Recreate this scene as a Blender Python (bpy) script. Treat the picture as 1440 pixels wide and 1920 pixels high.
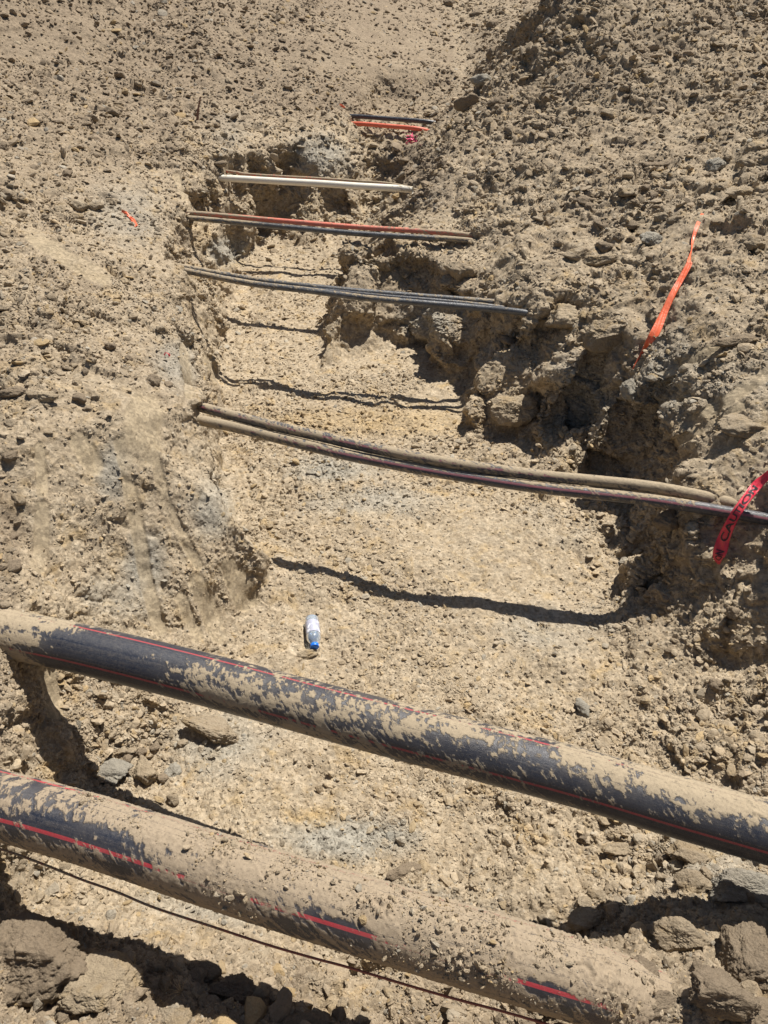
import bpy, bmesh, math, random
import numpy as np
from mathutils import Vector, Matrix
from mathutils.geometry import delaunay_2d_cdt

for o in list(bpy.data.objects): bpy.data.objects.remove(o)
scene = bpy.context.scene
COL = scene.collection
rng = np.random.default_rng(7)
random.seed(7)

# ------------------------------------------------------------------ camera
H, PITCH, FPX = 2.8, math.radians(40), 1450.0      # eye height over trench floor, downward tilt, focal length in photo pixels
cd = bpy.data.cameras.new('camera'); cam = bpy.data.objects.new('camera', cd); COL.objects.link(cam)
cam.location = (0, 0, H); cam.rotation_euler = (math.pi/2 - PITCH, 0, 0)
cd.sensor_fit = 'VERTICAL'; cd.sensor_height = 24; cd.lens = 24*FPX/1920
cd.clip_start = 0.05; cd.clip_end = 1000
scene.camera = cam
# ------------------------------------------------------------------ light
SUN_EL, SUN_AZ = math.radians(61.3), math.radians(38)   # azimuth clockwise from +Y (away from camera) to +X (right)
w = bpy.data.worlds.new('World'); scene.world = w; w.use_nodes = True
nt = w.node_tree; bg = nt.nodes['Background']
sky = nt.nodes.new('ShaderNodeTexSky'); sky.sky_type = 'NISHITA'; sky.sun_disc = False
sky.sun_elevation = SUN_EL; sky.sun_rotation = SUN_AZ
nt.links.new(sky.outputs[0], bg.inputs[0]); bg.inputs[1].default_value = 0.045
sl = bpy.data.lights.new('sun', 'SUN'); so = bpy.data.objects.new('sun', sl); COL.objects.link(so)
sl.energy = 5.0; sl.angle = math.radians(0.5); sl.color = (1, 0.955, 0.88)
sd = Vector((math.sin(SUN_AZ)*math.cos(SUN_EL), math.cos(SUN_AZ)*math.cos(SUN_EL), math.sin(SUN_EL)))
so.rotation_euler = sd.to_track_quat('Z', 'Y').to_euler(); so.location = (3, 5, 8)
scene.view_settings.view_transform = 'Standard'; scene.view_settings.look = 'None'
scene.view_settings.exposure = 0.50; scene.view_settings.gamma = 1

# ------------------------------------------------------------------ helpers
cP, sP = math.cos(PITCH), math.sin(PITCH)
def P(px, py, z):                       # photo pixel + world height -> world point
    v = (py-960)/FPX; u = (px-720)/FPX
    d = (H-z)/(sP+v*cP)
    return (u*d, d*(cP-v*sP), z)
def depth_of(p): return p[..., 1]*cP + (H-p[..., 2])*sP
def proj(p):
    d = np.maximum(depth_of(p), 0.05)
    up = p[..., 1]*sP + (p[..., 2]-H)*cP
    return 720+FPX*p[..., 0]/d, 960-FPX*up/d

def hash3(i, j, k, s):
    h = (i.astype(np.int64)*73856093) ^ (j.astype(np.int64)*19349663) ^ (k.astype(np.int64)*83492791) ^ (s*2654435761)
    h &= 0xffffffff
    h = ((h ^ (h >> 15))*2246822519) & 0xffffffff
    h = ((h ^ (h >> 13))*3266489917) & 0xffffffff
    h ^= h >> 16
    return h
def r01(h, n=0):
    h = ((h ^ (n*668265263+n))*2654435761) & 0xffffffff
    h ^= h >> 15
    h = (h*2246822519) & 0xffffffff
    return ((h ^ (h >> 13)) & 0xffffff).astype(np.float32)/16777216.0
def vnoise(p, s=0):                     # value noise in -1..1
    f = np.floor(p); t = (p-f).astype(np.float32); i = f.astype(np.int64)
    t = t*t*(3-2*t); out = np.zeros(len(p), np.float32)
    for a in (0, 1):
        for b in (0, 1):
            for c in (0, 1):
                wgt = (t[:, 0] if a else 1-t[:, 0])*(t[:, 1] if b else 1-t[:, 1])*(t[:, 2] if c else 1-t[:, 2])
                out += wgt*r01(hash3(i[:, 0]+a, i[:, 1]+b, i[:, 2]+c, s))
    return out*2-1
def fbm(p, s=0, o=4, g=0.5):
    out = 0; a = 1.0; tot = 0
    for k in range(o):
        out = out + a*vnoise(p*(2.03**k)+k*17.3, s+k); tot += a; a *= g
    return out/tot
def facets(p, s=0, tilt=0.9, round_=0.0):   # shattered-clod relief: every voronoi cell is a tilted flat chip
    q = p-0.5; f = np.floor(q).astype(np.int64)
    n = len(p); best = np.full(n, 9.0, np.float32); h1 = np.zeros(n, np.float32); b2 = best.copy()
    for a in (0, 1):
        for b in (0, 1):
            for c in (0, 1):
                i, j, k = f[:, 0]+a, f[:, 1]+b, f[:, 2]+c
                h = hash3(i, j, k, s)
                dx = p[:, 0]-(i+0.2+0.6*r01(h, 1)); dy = p[:, 1]-(j+0.2+0.6*r01(h, 2)); dz = p[:, 2]-(k+0.2+0.6*r01(h, 3))
                d = (dx*dx+dy*dy+dz*dz).astype(np.float32)
                v = r01(h, 4)*1.0 + tilt*((r01(h, 5)-.5)*dx+(r01(h, 6)-.5)*dy+(r01(h, 7)-.5)*dz)*2 - round_*d
                m = d < best
                b2 = np.where(m, best, np.minimum(b2, d)); h1 = np.where(m, v, h1); best = np.where(m, d, best)
    edge = np.sqrt(b2)-np.sqrt(best)
    return (h1-0.5)*np.clip(edge*7, 0, 1) - 0.25*(1-np.clip(edge*5, 0, 1))
def sstep(a, b, x):
    t = np.clip((x-a)/(b-a), 0, 1); return t*t*(3-2*t)

def mesh_np(name, V, F, smooth=True):
    me = bpy.data.meshes.new(name); F = np.asarray(F, np.int32); k = F.shape[1]
    me.vertices.add(len(V)); me.vertices.foreach_set('co', np.asarray(V, np.float32).ravel())
    me.loops.add(F.size); me.loops.foreach_set('vertex_index', F.ravel())
    me.polygons.add(len(F)); me.polygons.foreach_set('loop_start', np.arange(0, F.size, k, dtype=np.int32))
    me.polygons.foreach_set('use_smooth', np.full(len(F), smooth))
    me.update(calc_edges=True)
    return me
def attr(me, name, a, dom='POINT'):
    at = me.attributes.new(name, 'FLOAT', dom); at.data.foreach_set('value', np.asarray(a, np.float32))
def link(name, me, mat=None, parent=None, loc=None):
    o = bpy.data.objects.new(name, me); COL.objects.link(o)
    if mat: me.materials.append(mat)
    if parent: o.parent = parent
    if loc is not None: o.location = loc
    return o
def tag(o, label=None, cat=None, group=None, kind=None):
    for k, v in (('label', label), ('category', cat), ('group', group), ('kind', kind)):
        if v: o[k] = v
    return o
def vnormals(V, F):
    fn = np.cross(V[F[:, 1]]-V[F[:, 0]], V[F[:, 2]]-V[F[:, 0]])
    n = np.zeros_like(V)
    for c in range(3):
        for a in range(3):
            n[:, a] += np.bincount(F[:, c], fn[:, a], len(V))
    return n/np.maximum(np.linalg.norm(n, axis=1, keepdims=True), 1e-12)

# ------------------------------------------------------------------ materials
def newmat(name):
    m = bpy.data.materials.new(name); m.use_nodes = True
    t = m.node_tree; b = t.nodes['Principled BSDF']; return m, t, b
def N(t, typ, **kw):
    n = t.nodes.new(typ)
    for k, v in kw.items(): setattr(n, k, v)
    return n
def noise(t, vec, scale, det=4, rough=.6, dist=0):
    n = N(t, 'ShaderNodeTexNoise'); n.inputs['Scale'].default_value = scale; n.inputs['Detail'].default_value = det
    n.inputs['Roughness'].default_value = rough; n.inputs['Distortion'].default_value = dist
    if vec: t.links.new(vec, n.inputs['Vector'])
    return n.outputs['Fac']
def ramp(t, fac, stops):
    n = N(t, 'ShaderNodeValToRGB'); e = n.color_ramp.elements
    while len(e) < len(stops): e.new(0.5)
    for q, (p_, c) in zip(e, stops):
        q.position = p_; q.color = (*c, 1) if len(c) == 3 else c
    t.links.new(fac, n.inputs[0]); return n.outputs[0]
def mapr(t, v, a, b, c=0, d=1, smooth=False):
    n = N(t, 'ShaderNodeMapRange'); n.clamp = True
    if smooth: n.interpolation_type = 'SMOOTHSTEP'
    for i, x in enumerate((a, b, c, d)): n.inputs[i+1].default_value = x
    t.links.new(v, n.inputs[0]); return n.outputs[0]
def mth(t, op, a, b=None):
    n = N(t, 'ShaderNodeMath', operation=op)
    for i, x in enumerate((a, b)):
        if x is None: continue
        if isinstance(x, (int, float)): n.inputs[i].default_value = x
        else: t.links.new(x, n.inputs[i])
    return n.outputs[0]
def mix(t, f, a, b, mode='MIX'):
    n = N(t, 'ShaderNodeMix', data_type='RGBA', blend_type=mode)
    for s, x in ((n.inputs[0], f), (n.inputs[6], a), (n.inputs[7], b)):
        if isinstance(x, (int, float)): s.default_value = x
        elif isinstance(x, tuple): s.default_value = (*x, 1)
        else: t.links.new(x, s)
    return n.outputs[2]
def attn(t, name, inst=False):
    n = N(t, 'ShaderNodeAttribute', attribute_name=name)
    n.attribute_type = 'INSTANCER' if inst else 'GEOMETRY'; return n.outputs['Fac']
def bump(t, b, hgt, dist, strength=1.0, prev=None):
    n = N(t, 'ShaderNodeBump'); n.inputs['Distance'].default_value = dist; n.inputs['Strength'].default_value = strength
    t.links.new(hgt, n.inputs['Height'])
    if prev: t.links.new(prev, n.inputs['Normal'])
    t.links.new(n.outputs[0], b.inputs['Normal']); return n.outputs[0]

TAN, SAND, OCHRE, GREY, BROWN = (.364,.287,.193), (.490,.410,.300), (.425,.30,.145), (.345,.325,.275), (.258,.201,.140)
def soil(name, inst=False, const=None, grain=1.0):
    m, t, b = newmat(name)
    geo = N(t, 'ShaderNodeNewGeometry').outputs['Position']
    if const:
        def src(k):
            v = N(t, 'ShaderNodeValue'); v.outputs[0].default_value = const.get(k, 0); return v.outputs[0]
    else:
        def src(k): return attn(t, k, inst)
    brown, grey, ochre, slick = src('brown'), src('grey'), src('ochre'), src('slick')
    n1 = noise(t, geo, 3.0, 6, .65, .4); n2 = noise(t, geo, 22, 5, .7); n3 = noise(t, geo, 130, 3, .7)
    n4 = noise(t, geo, 7.5, 5, .6, .8)
    c = mix(t, mapr(t, n2, .38, .76), TAN, SAND)
    c = mix(t, mth(t, 'MULTIPLY', mapr(t, n4, .54, .7), .65), c, OCHRE)
    c = mix(t, mapr(t, mth(t, 'ADD', mth(t, 'MULTIPLY', ochre, .6), mth(t, 'MULTIPLY', n2, .5)), .5, .85, 0, .85), c, OCHRE)
    c = mix(t, mapr(t, mth(t, 'ADD', mth(t, 'MULTIPLY', grey, .5), mth(t, 'MULTIPLY', n1, .62)), .40, .72, 0, .85), c, GREY)
    c = mix(t, mapr(t, mth(t, 'ADD', brown, mth(t, 'MULTIPLY', mth(t, 'SUBTRACT', n1, .5), 1.1)), .0, .8, 0, 1), c, BROWN)
    c = mix(t, mth(t, 'MULTIPLY', slick, .75), c, (.33,.265,.175))
    if not inst and not const:
        vor = N(t, 'ShaderNodeTexVoronoi'); vor.inputs['Scale'].default_value = 75; t.links.new(geo, vor.inputs['Vector'])
        sep = N(t, 'ShaderNodeSeparateColor'); t.links.new(vor.outputs['Color'], sep.inputs[0])
        k = mapr(t, sep.outputs[0], 0, 1, .72, 1.2)
    else:
        oi = N(t, 'ShaderNodeObjectInfo').outputs['Random'] if inst else noise(t, geo, 6, 1)
        k = mapr(t, oi, 0, 1, .80, 1.2)
        if inst: c = mix(t, mapr(t, mth(t, 'FRACT', mth(t, 'MULTIPLY', oi, 37.7)), .9, .97, 0, .6), c, GREY)
        if inst: c = mix(t, mapr(t, mth(t, 'FRACT', mth(t, 'MULTIPLY', oi, 91.3)), .93, .97, 0, .6), c, OCHRE)
    k = mth(t, 'MULTIPLY', k, mapr(t, n3, .25, .75, .82, 1.15))
    hs = N(t, 'ShaderNodeHueSaturation'); t.links.new(c, hs.inputs['Color']); t.links.new(k, hs.inputs['Value'])
    t.links.new(hs.outputs[0], b.inputs['Base Color'])
    b.inputs['Roughness'].default_value = .95; b.inputs['Specular IOR Level'].default_value = .15
    hb = mth(t, 'ADD', noise(t, geo, 160*grain, 6, .75), mth(t, 'MULTIPLY', noise(t, geo, 45*grain, 5, .7), 1.3))
    bump(t, b, mth(t, 'MULTIPLY', hb, mapr(t, slick, 0, 1, 1, .5)), .011 if const else .006, .9)
    return m
M_ground = soil('soil')
M_gravel = soil('gravel_soil', inst=True)
M_rock = soil('tan_rock', const={'brown': .25})
M_rockbrown = soil('brown_clod', const={'brown': .75})
M_rockyellow = soil('yellow_rock', const={'ochre': .45})
M_rockgrey = soil('grey_rock', const={'grey': .8})

# ------------------------------------------------------------------ terrain control points: (px, py, z) taken along the breaklines of the dig
# attributes per point: rough, brown, grey, ochre
L = []   # polylines: list of points (world)
def line(pts, **a): L.append(([P(*q[:3]) for q in pts], a))
def wline(pts, **a): L.append(([tuple(q) for q in pts], a))
# left toe, far to near
line([(640,325,.42),(598,342,.36),(548,392,.12),(500,440,-.08),(462,490,-.12),(430,590,-.12),(424,680,-.05),(420,742,0),(412,955,0),(447,1010,0),(492,1050,0),(522,1058,0),(470,1140,0),(425,1215,0),(320,1390,.0),(215,1440,.03),(150,1510,.05),(60,1700,.1)], rough=.6, ochre=.2)
# left rim
line([(655,225,.72),(560,262,.72),(470,285,.72),(395,326,.665),(345,352,.70),(322,398,.70),(318,495,.70),(320,600,.70),(345,700,.70),(366,768,.69),(300,772,.78),(230,790,.84),(130,806,.88),(50,832,.92),(-90,862,.95),(-260,900,1.0)], rough=.5, brown=.2)
# left face mid contours
line([(382,800,.60),(396,880,.47),(440,965,.40),(490,1035,.22),(516,1066,.03)], rough=.35)
line([(60,1120,.66),(150,1140,.42),(250,1160,.25),(330,1180,.14)], rough=.35)
line([(-300,1200,.95),(-120,1165,.78),(-20,1160,.68),(35,1200,.61),(-38,1367,.58),(-110,1540,.54)], rough=.5, brown=.3)
line([(170,1275,.22),(106,1310,.30),(47,1460,.28),(5,1590,.30)], rough=.5, brown=.2)
line([(-400,1400,.95),(-300,1500,.7),(-200,1800,.6)], rough=.7, brown=.5)
# right toe, far to near
line([(690,400,.05),(664,450,-.02),(657,522,-.1),(676,598,-.12),(752,645,-.09),(800,665,-.05),(845,700,0),(866,778,0),(900,812,0),(975,836,0),(1060,838,0),(1120,868,0),(1150,890,0),(1165,925,0),(1185,965,0),(1192,1040,0),(1142,1122,0),(1128,1170,.0)], rough=.6, ochre=.3)
# right rim
line([(672,262,.48),(700,275,.50),(760,268,.53),(815,262,.68),(840,320,.76),(792,362,.62),(808,398,.60),(735,425,.57),(666,452,.55),(675,476,.52),(745,472,.52),(828,484,.53),(885,514,.55),(905,548,.59),(965,566,.655),(1008,590,.655),(1015,540,.78),(1080,540,.80),(1150,590,.78),(1200,640,.72),(1203,700,.60),(1225,790,.50),(1262,880,.49),(1290,935,.53),(1300,1000,.50),(1290,1060,.33),(1220,1080,.22),(1200,1140,.12)], rough=.6, brown=.3)
# wall of the bay, its lit lump, and the near-right rubble
line([(1060,700,.5),(1110,790,.25)], rough=.7, ochre=.3, grey=.5)
line([(905,700,.28),(935,690,.33),(985,720,.30),(1005,800,.12)], rough=.6, ochre=.5)
line([(930,640,.42),(1010,650,.46)], rough=.7)
line([(1330,1090,.30),(1440,1070,.46),(1560,1040,.6)], rough=.8)
line([(1200,1300,.03),(1330,1250,.10),(1440,1230,.22),(1600,1200,.5)], rough=.9)
line([(1250,1500,.07),(1440,1480,.24),(1640,1430,.5),(1800,1350,.9)], rough=.9)
line([(900,1640,.0),(1080,1650,.04),(1250,1610,.18),(1440,1620,.30),(1640,1650,.62)], rough=1)
line([(1040,1740,.10),(1130,1790,.40),(1270,1770,.37),(1440,1750,.38),(1650,1800,.7)], rough=1, brown=.3)
line([(1060,1960,.26),(1150,1910,.48),(1250,1890,.56),(1440,1880,.60),(1600,1950,.7)], rough=1, brown=.4)
# floor
line([(650,355,.30),(640,400,.06),(590,480,-.1),(600,600,-.13),(600,690,-.06),(600,760,0),(750,900,0),(800,1100,0),(780,1250,0),(640,1400,0),(560,1560,0),(440,1700,.02)], rough=.45, ochre=.2)
line([(900,1300,0),(900,1450,0),(760,1600,0),(620,1760,.03)], rough=.6, ochre=.2)
line([(1000,960,0),(1040,1120,0),(1060,1300,0),(1080,1450,0)], rough=.45)
# near bank
line([(-200,1640,.35),(-60,1730,.40),(30,1760,.36),(120,1790,.30),(240,1830,.28),(400,1870,.25),(560,1900,.22),(760,1935,.14),(900,1990,.14)], rough=1, brown=.5)
wline([(-2.2,.55,1.0),(-1.3,.5,.75),(-.6,.52,.48),(0,.48,.34),(.5,.45,.36),(1.1,.5,.6),(2,.5,1.0)], rough=1, brown=.5)
wline([(-3,.0,1.05),(-1.3,.02,1.0),(0,.0,.95),(1.3,.05,.98),(3,.2,1.1)], rough=.8, brown=.5)
wline([(-9,-8,1.0),(0,-8,1.0),(9,-8,1.0)], rough=.5, brown=.5)
# left bank surface
line([(-500,700,1.02),(-150,640,1.0),(80,640,.97),(220,680,.88),(300,720,.78)], rough=1, brown=.3)
line([(-400,480,1.1),(0,420,1.03),(150,460,.94),(240,500,.84),(300,540,.75)], rough=.75, brown=.35)
line([(-400,300,1.35),(0,250,1.18),(200,270,.98),(320,300,.83)], rough=.7, brown=.6)
line([(-400,120,1.6),(0,110,1.38),(250,120,1.17),(420,170,.96),(560,210,.81),(650,200,.73)], rough=.6, brown=.75)
line([(-400,0,1.9),(0,-10,1.78),(300,-20,1.62),(600,0,1.34),(760,-20,1.2)], rough=.55, brown=.8)
line([(700,120,.92),(800,100,.86)], rough=.3, brown=.65)
line([(890,190,.70),(885,130,.80),(862,60,.90),(835,-20,1.08)], rough=.3, brown=.65)
line([(680,240,.52),(735,243,.54),(790,246,.57)], rough=.5, brown=.4)
line([(720,190,.58),(790,195,.57),(835,190,.62),(870,192,.66)], rough=.5, brown=.55)
# right bank surface
line([(860,235,.84),(930,200,1.06),(975,140,1.24),(1000,60,1.48),(1020,-10,1.78)], rough=1, brown=.7)
line([(900,330,.82),(1000,300,.95),(1150,240,1.11),(1300,200,1.24),(1440,150,1.37),(1700,100,1.65)], rough=.8, brown=.55)
line([(850,445,.555),(905,462,.60)], rough=.5)
line([(960,430,.74),(1080,400,.88),(1200,370,1.0),(1330,330,1.12),(1440,300,1.24),(1700,260,1.5)], rough=.85, brown=.4)
line([(1000,480,.80),(1110,480,.86),(1230,480,.95),(1340,440,1.08),(1440,420,1.16),(1700,400,1.4)], rough=.9, brown=.35)
line([(1250,620,.84),(1340,590,.97),(1440,570,1.04),(1700,560,1.3)], rough=.7, brown=.35)
line([(1272,730,.72),(1350,720,.86),(1440,700,.93),(1700,680,1.2)], rough=.6, brown=.15, grey=.3)
line([(1300,860,.66),(1360,860,.70),(1440,840,.78),(1640,840,1.1)], rough=.7, brown=.1)
line([(1340,940,.58),(1440,950,.60),(1600,960,.75)], rough=.6)
line([(1150,100,1.5),(1300,60,1.6),(1440,20,1.7),(1700,0,1.95)], rough=.8, brown=.7)
line([(1100,-40,1.95),(1440,-60,2.0),(1800,-60,2.1)], rough=.6, brown=.7)
wline([(-16,14,2.0),(-6,17,2.0),(1,17,2.0),(8,16,2.2),(16,14,2.4)], rough=.5, brown=.7)
wline([(-40,32,2.6),(0,36,2.6),(40,32,2.8)], rough=.4, brown=.7)
wline([(-12,2,1.3),(-14,-8,1.0)], rough=.5, brown=.6)
wline([(12,3,2.0),(14,-8,1.2)], rough=.5, brown=.6)
wline([(-40,0,1.4),(-40,-30,1.0),(0,-40,1.0),(40,-30,1.0),(40,0,1.4)], rough=.3, brown=.6)
wline([(-400,400,2),(400,400,2),(400,-400,1),(-400,-400,1)], rough=.1, brown=.6)

pts, at, edges = [], [], []
for pl, a in L:
    s = len(pts)
    for q in pl:
        pts.append(q); at.append([a.get(k, 0) for k in ('rough', 'brown', 'grey', 'ochre')])
    edges += [(i, i+1) for i in range(s, len(pts)-1)]
pts = np.array(pts); at = np.array(at)
co, ed, fc, ov, oe, of = delaunay_2d_cdt([Vector(p[:2]) for p in pts], edges, [], 0, 1e-5)
vz = []
for c_, src in zip(co, ov):
    if src: i = src[0]; vz.append([c_[0], c_[1], pts[i, 2], *at[i]])
    else:   # crossing of two breaklines: take the nearest points' mean
        d = np.hypot(pts[:, 0]-c_[0], pts[:, 1]-c_[1]); i = np.argsort(d)[:3]; w_ = 1/(d[i]+.01)
        vz.append([c_[0], c_[1], (pts[i, 2]*w_).sum()/w_.sum(), *((at[i]*w_[:, None]).sum(0)/w_.sum())])
        print('breaklines cross near', np.round(c_, 2), 'pixel', [round(float(x)) for x in proj(np.array(vz[-1][:3]))])
V = np.array(vz); F = []
for f in fc:
    for k in range(1, len(f)-1): F.append((f[0], f[k], f[k+1]))
F = np.array(F)

def metric(a, b):
    m = (a[:, :3]+b[:, :3])/2; L_ = np.linalg.norm(a[:, :3]-b[:, :3], axis=1)
    dist = np.maximum(np.linalg.norm(m-np.array([0, 0, H]), axis=1), .35)
    s = L_*FPX*.533/dist
    pa, pb = proj(a[:, :3]), proj(b[:, :3])
    q = np.hypot(pa[0]-pb[0], pa[1]-pb[1])*.533
    mx, my = proj(m); dd = depth_of(m)
    inside = (dd > .1) & (mx > -50) & (mx < 1490) & (my > -40) & (my < 1960)
    near = (dd > -.3) & (mx > -800) & (mx < 2240) & (my > -150) & (my < 2700)
    return np.where(inside, .35*s+.65*np.minimum(q, s), np.where(near, .30*s, .10*s))
def refine(V, F, thr):
    for it in range(24):
        E = np.sort(np.concatenate([F[:, [0, 1]], F[:, [1, 2]], F[:, [2, 0]]]), axis=1)
        key = E[:, 0].astype(np.int64)*len(V)+E[:, 1]
        uk, inv = np.unique(key, return_inverse=True)
        ea, eb = uk//len(V), uk % len(V)
        mark = metric(V[ea], V[eb]) > thr
        if not mark.any(): break
        mid = np.full(len(uk), -1); mid[mark] = len(V)+np.arange(mark.sum())
        V = np.concatenate([V, (V[ea[mark]]+V[eb[mark]])/2])
        m = mid[inv].reshape(3, -1).T
        cnt = (m >= 0).sum(1); out = [F[cnt == 0]]
        T = F[cnt == 3]; M_ = m[cnt == 3]
        out += [np.stack(x, 1) for x in ((T[:, 0], M_[:, 0], M_[:, 2]), (M_[:, 0], T[:, 1], M_[:, 1]), (M_[:, 2], M_[:, 1], T[:, 2]), (M_[:, 0], M_[:, 1], M_[:, 2]))]
        for r in range(3):
            s = (cnt == 1) & (m[:, r] >= 0); a, b_, c_ = F[s][:, r], F[s][:, (r+1) % 3], F[s][:, (r+2) % 3]; q = m[s][:, r]
            out += [np.stack((a, q, c_), 1), np.stack((q, b_, c_), 1)]
            s = (cnt == 2) & (m[:, r] < 0); a, b_, c_ = F[s][:, r], F[s][:, (r+1) % 3], F[s][:, (r+2) % 3]
            q1, q2 = m[s][:, (r+1) % 3], m[s][:, (r+2) % 3]
            out += [np.stack((q1, c_, q2), 1), np.stack((a, b_, q1), 1), np.stack((a, q1, q2), 1)]
        F = np.concatenate(out)
    return V, F
def laplace(V, F, it, lam=.6):
    E = np.concatenate([F[:, [0, 1]], F[:, [1, 2]], F[:, [2, 0]]]); E = np.concatenate([E, E[:, ::-1]])
    n = np.maximum(np.bincount(E[:, 0], minlength=len(V)), 1)
    for _ in range(it):
        for c in range(V.shape[1]):
            V[:, c] += lam*(np.bincount(E[:, 0], V[E[:, 1], c], len(V))/n - V[:, c])
    return V
V, F = refine(V, F, 8.0); V = laplace(V, F, 2)
V, F = refine(V, F, 4.0); V = laplace(V, F, 2)
X = V[:, :3]; n = vnormals(X, F)
rough = V[:, 3]
w0 = 1-np.abs(n[:, 2])
X += n*((.045*fbm(X*2.2, 3, 3)+.030*fbm(X*6.5, 9, 3))*(.3+rough)+w0*(.085-.06*((proj(X)[0] < 520) & (proj(X)[1] > 560))+.13*((proj(X)[0] > 640) & (proj(X)[0] < 1240) & (proj(X)[1] > 300) & (proj(X)[1] < 1100))+.05*((proj(X)[0] < 640) & (proj(X)[1] < 760)))*facets(X*np.array([3.3, 3.3, 2.4])+fbm(X*3, 71, 2)[:, None]*.35, 72, 1.3))[:, None]
V[:, :3] = X
V, F = refine(V, F, 1.9)
X = V[:, :3].copy(); n = vnormals(X, F); rough, brown, grey, ochre = V[:, 3:7].T.copy()
px, py = proj(X)
wall = 1-np.abs(n[:, 2])                       # steepness

# hand-placed patches: ellipses or strokes on the ground, found by where they lie
def blob(x, y, rx, ry=None, rot=0, soft=.5):
    ry = ry or rx; c, s = math.cos(math.radians(rot)), math.sin(math.radians(rot))
    dx, dy = px-x, py-y; a = (dx*c+dy*s)/rx; b = (-dx*s+dy*c)/ry
    return 1-sstep(1-soft, 1+soft, np.sqrt(a*a+b*b)+wob)
def stroke(pl, wd, soft=.35):
    out = np.full(len(px), 1e9)
    for (x0, y0), (x1, y1) in zip(pl, pl[1:]):
        L2 = (x1-x0)**2+(y1-y0)**2; t = np.clip(((px-x0)*(x1-x0)+(py-y0)*(y1-y0))/L2, 0, 1)
        out = np.minimum(out, np.hypot(px-x0-t*(x1-x0), py-y0-t*(y1-y0)))
    return 1-sstep(1-soft, 1+soft, out/wd+wob*.8)
wob = .35*fbm(X*9, 41, 4)
slick = np.zeros(len(X))
STROKES = (([(272,770),(268,840)], 36), ([(228,830),(240,900),(262,1010),(275,1090),(300,1180)], 13), ([(290,850),(310,940),(350,1020),(372,1060)], 10),
               ([(150,830),(175,870)], 20), ([(75,840),(80,920)], 11), ([(80,950),(75,1060)], 14),
               ([(370,1090),(410,1190)], 17), ([(430,1060),(455,1130)], 16), ([(340,1120),(370,1195)], 12), ([(455,1080),(475,1125)], 12),
               ([(60,440),(120,480),(195,520)], 15), ([(345,650),(355,740)], 9), ([(388,670),(405,710)], 7), ([(330,330),(345,370)], 7), ([(420,300),(430,320)], 8),
               ([(1300,790),(1440,700)], 12), ([(1250,700),(1360,640)], 10), ([(1270,830),(1390,760)], 9), ([(90,1260),(105,1340)], 16), ([(255,800),(262,860)], 14))
for pl, wd in STROKES: slick = np.maximum(slick, stroke(pl, wd, .22))
brk = fbm(X*7, 43, 3); slick *= .62+.38*sstep(-.35, .05, brk)
sl_out = np.zeros(len(X))
for pl, wd in STROKES: sl_out = np.maximum(sl_out, stroke(pl, wd*1.5, .3))
smooth = np.maximum.reduce([slick, .8*blob(260,1010,60,80), .7*blob(130,870,70,40), .5*blob(820,1010,240,70,8), .6*blob(80,60,110,50), .7*blob(700,90,110,90), .6*blob(1240,440,60,26,-20),
                            .6*blob(1300,610,90,60,-30), .5*blob(620,470,60,40), .5*blob(620,620,120,40), .8*blob(930,480,40,30,-40), .5*blob(860,730,80,50), .5*blob(480,500,80,30)])
for x, y, rx, ry, a in ((640,1570,130,40,.9), (620,880,80,26,.8), (700,940,120,30,.6), (400,950,40,60,.7), (210,880,30,50,.8), (270,1060,40,60,.8), (1250,720,60,90,.7), (1100,740,60,60,.9),
                        (420,1400,90,60,.7), (330,680,40,50,.8), (230,400,80,60,.6), (600,290,60,40,.8), (430,240,40,40,.6), (800,600,50,40,.8), (1000,1180,120,50,.5), (1350,1600,120,80,.5),
                        (560,1690,300,40,.7), (780,350,60,40,.5), (230,1120,80,40,.6), (430,470,40,25,1), (1050,980,160,50,.3)):
    grey = np.maximum(grey, a*blob(x, y, rx, ry, soft=.8))
for x, y, rx, ry, a in ((600,1535,70,28,.9), (700,790,300,40,.7), (180,850,90,40,.5), (440,490,22,14,1), (960,780,50,60,.6), (1050,920,120,40,.5), (830,1230,90,40,.5), (1290,790,60,60,.6),
                        (380,440,30,60,.6), (250,1000,60,60,.35), (760,480,60,60,.5), (1300,320,140,20,.4), (640,1250,60,40,.4)):
    ochre = np.maximum(ochre, a*blob(x, y, rx, ry, soft=.8))
for x, y, rx, ry, a in ((770,320,70,60,.8), (15,1000,25,160,.5), (110,1830,190,110,.6)):
    brown = np.maximum(brown, a*blob(x, y, rx, ry, soft=.6))
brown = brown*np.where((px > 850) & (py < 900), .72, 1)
# compaction: floor and far left are fine-grained
rr = np.clip(rough*(1-smooth), 0, 1)
warp = np.stack([fbm(X*5, 51, 3), fbm(X*5, 52, 3), fbm(X*5, 53, 3)], 1)
Y_ = X+warp*.05
patch = sstep(-.35, .45, fbm(X*1.7, 61, 3)); far = sstep(5, 8, np.hypot(X[:, 0], X[:, 1])); patch = np.maximum(patch, .55*far)
p2 = sstep(-.3, .35, fbm(X*4.2, 62, 3))
Y_ = X+warp*.08
W2 = np.stack([fbm(X*34, 54, 2), fbm(X*34, 55, 2), fbm(X*34, 56, 2)], 1)
h = (.048+.035*far*(px < 850))*facets(Y_*6.0, 11, .9)*sstep(.3, .95, rr*(.5+.7*patch))
h += .045*facets(X*3.3+warp*.6, 21, 1.0)*((px > 850) & (py < 800))*sstep(.45, .9, rr)
h += .030*facets(Y_*13+W2*.12, 12, .9)*(.04+.9*rr)*(.12+.9*patch*p2)*(1-.85*slick)
h += .0125*facets((X+warp*.04)*29+W2*.25, 13, 1.0)*(.18+.75*rr)*(1-.9*slick)*(1-.5*smooth)*(.2+.9*p2)
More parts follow.
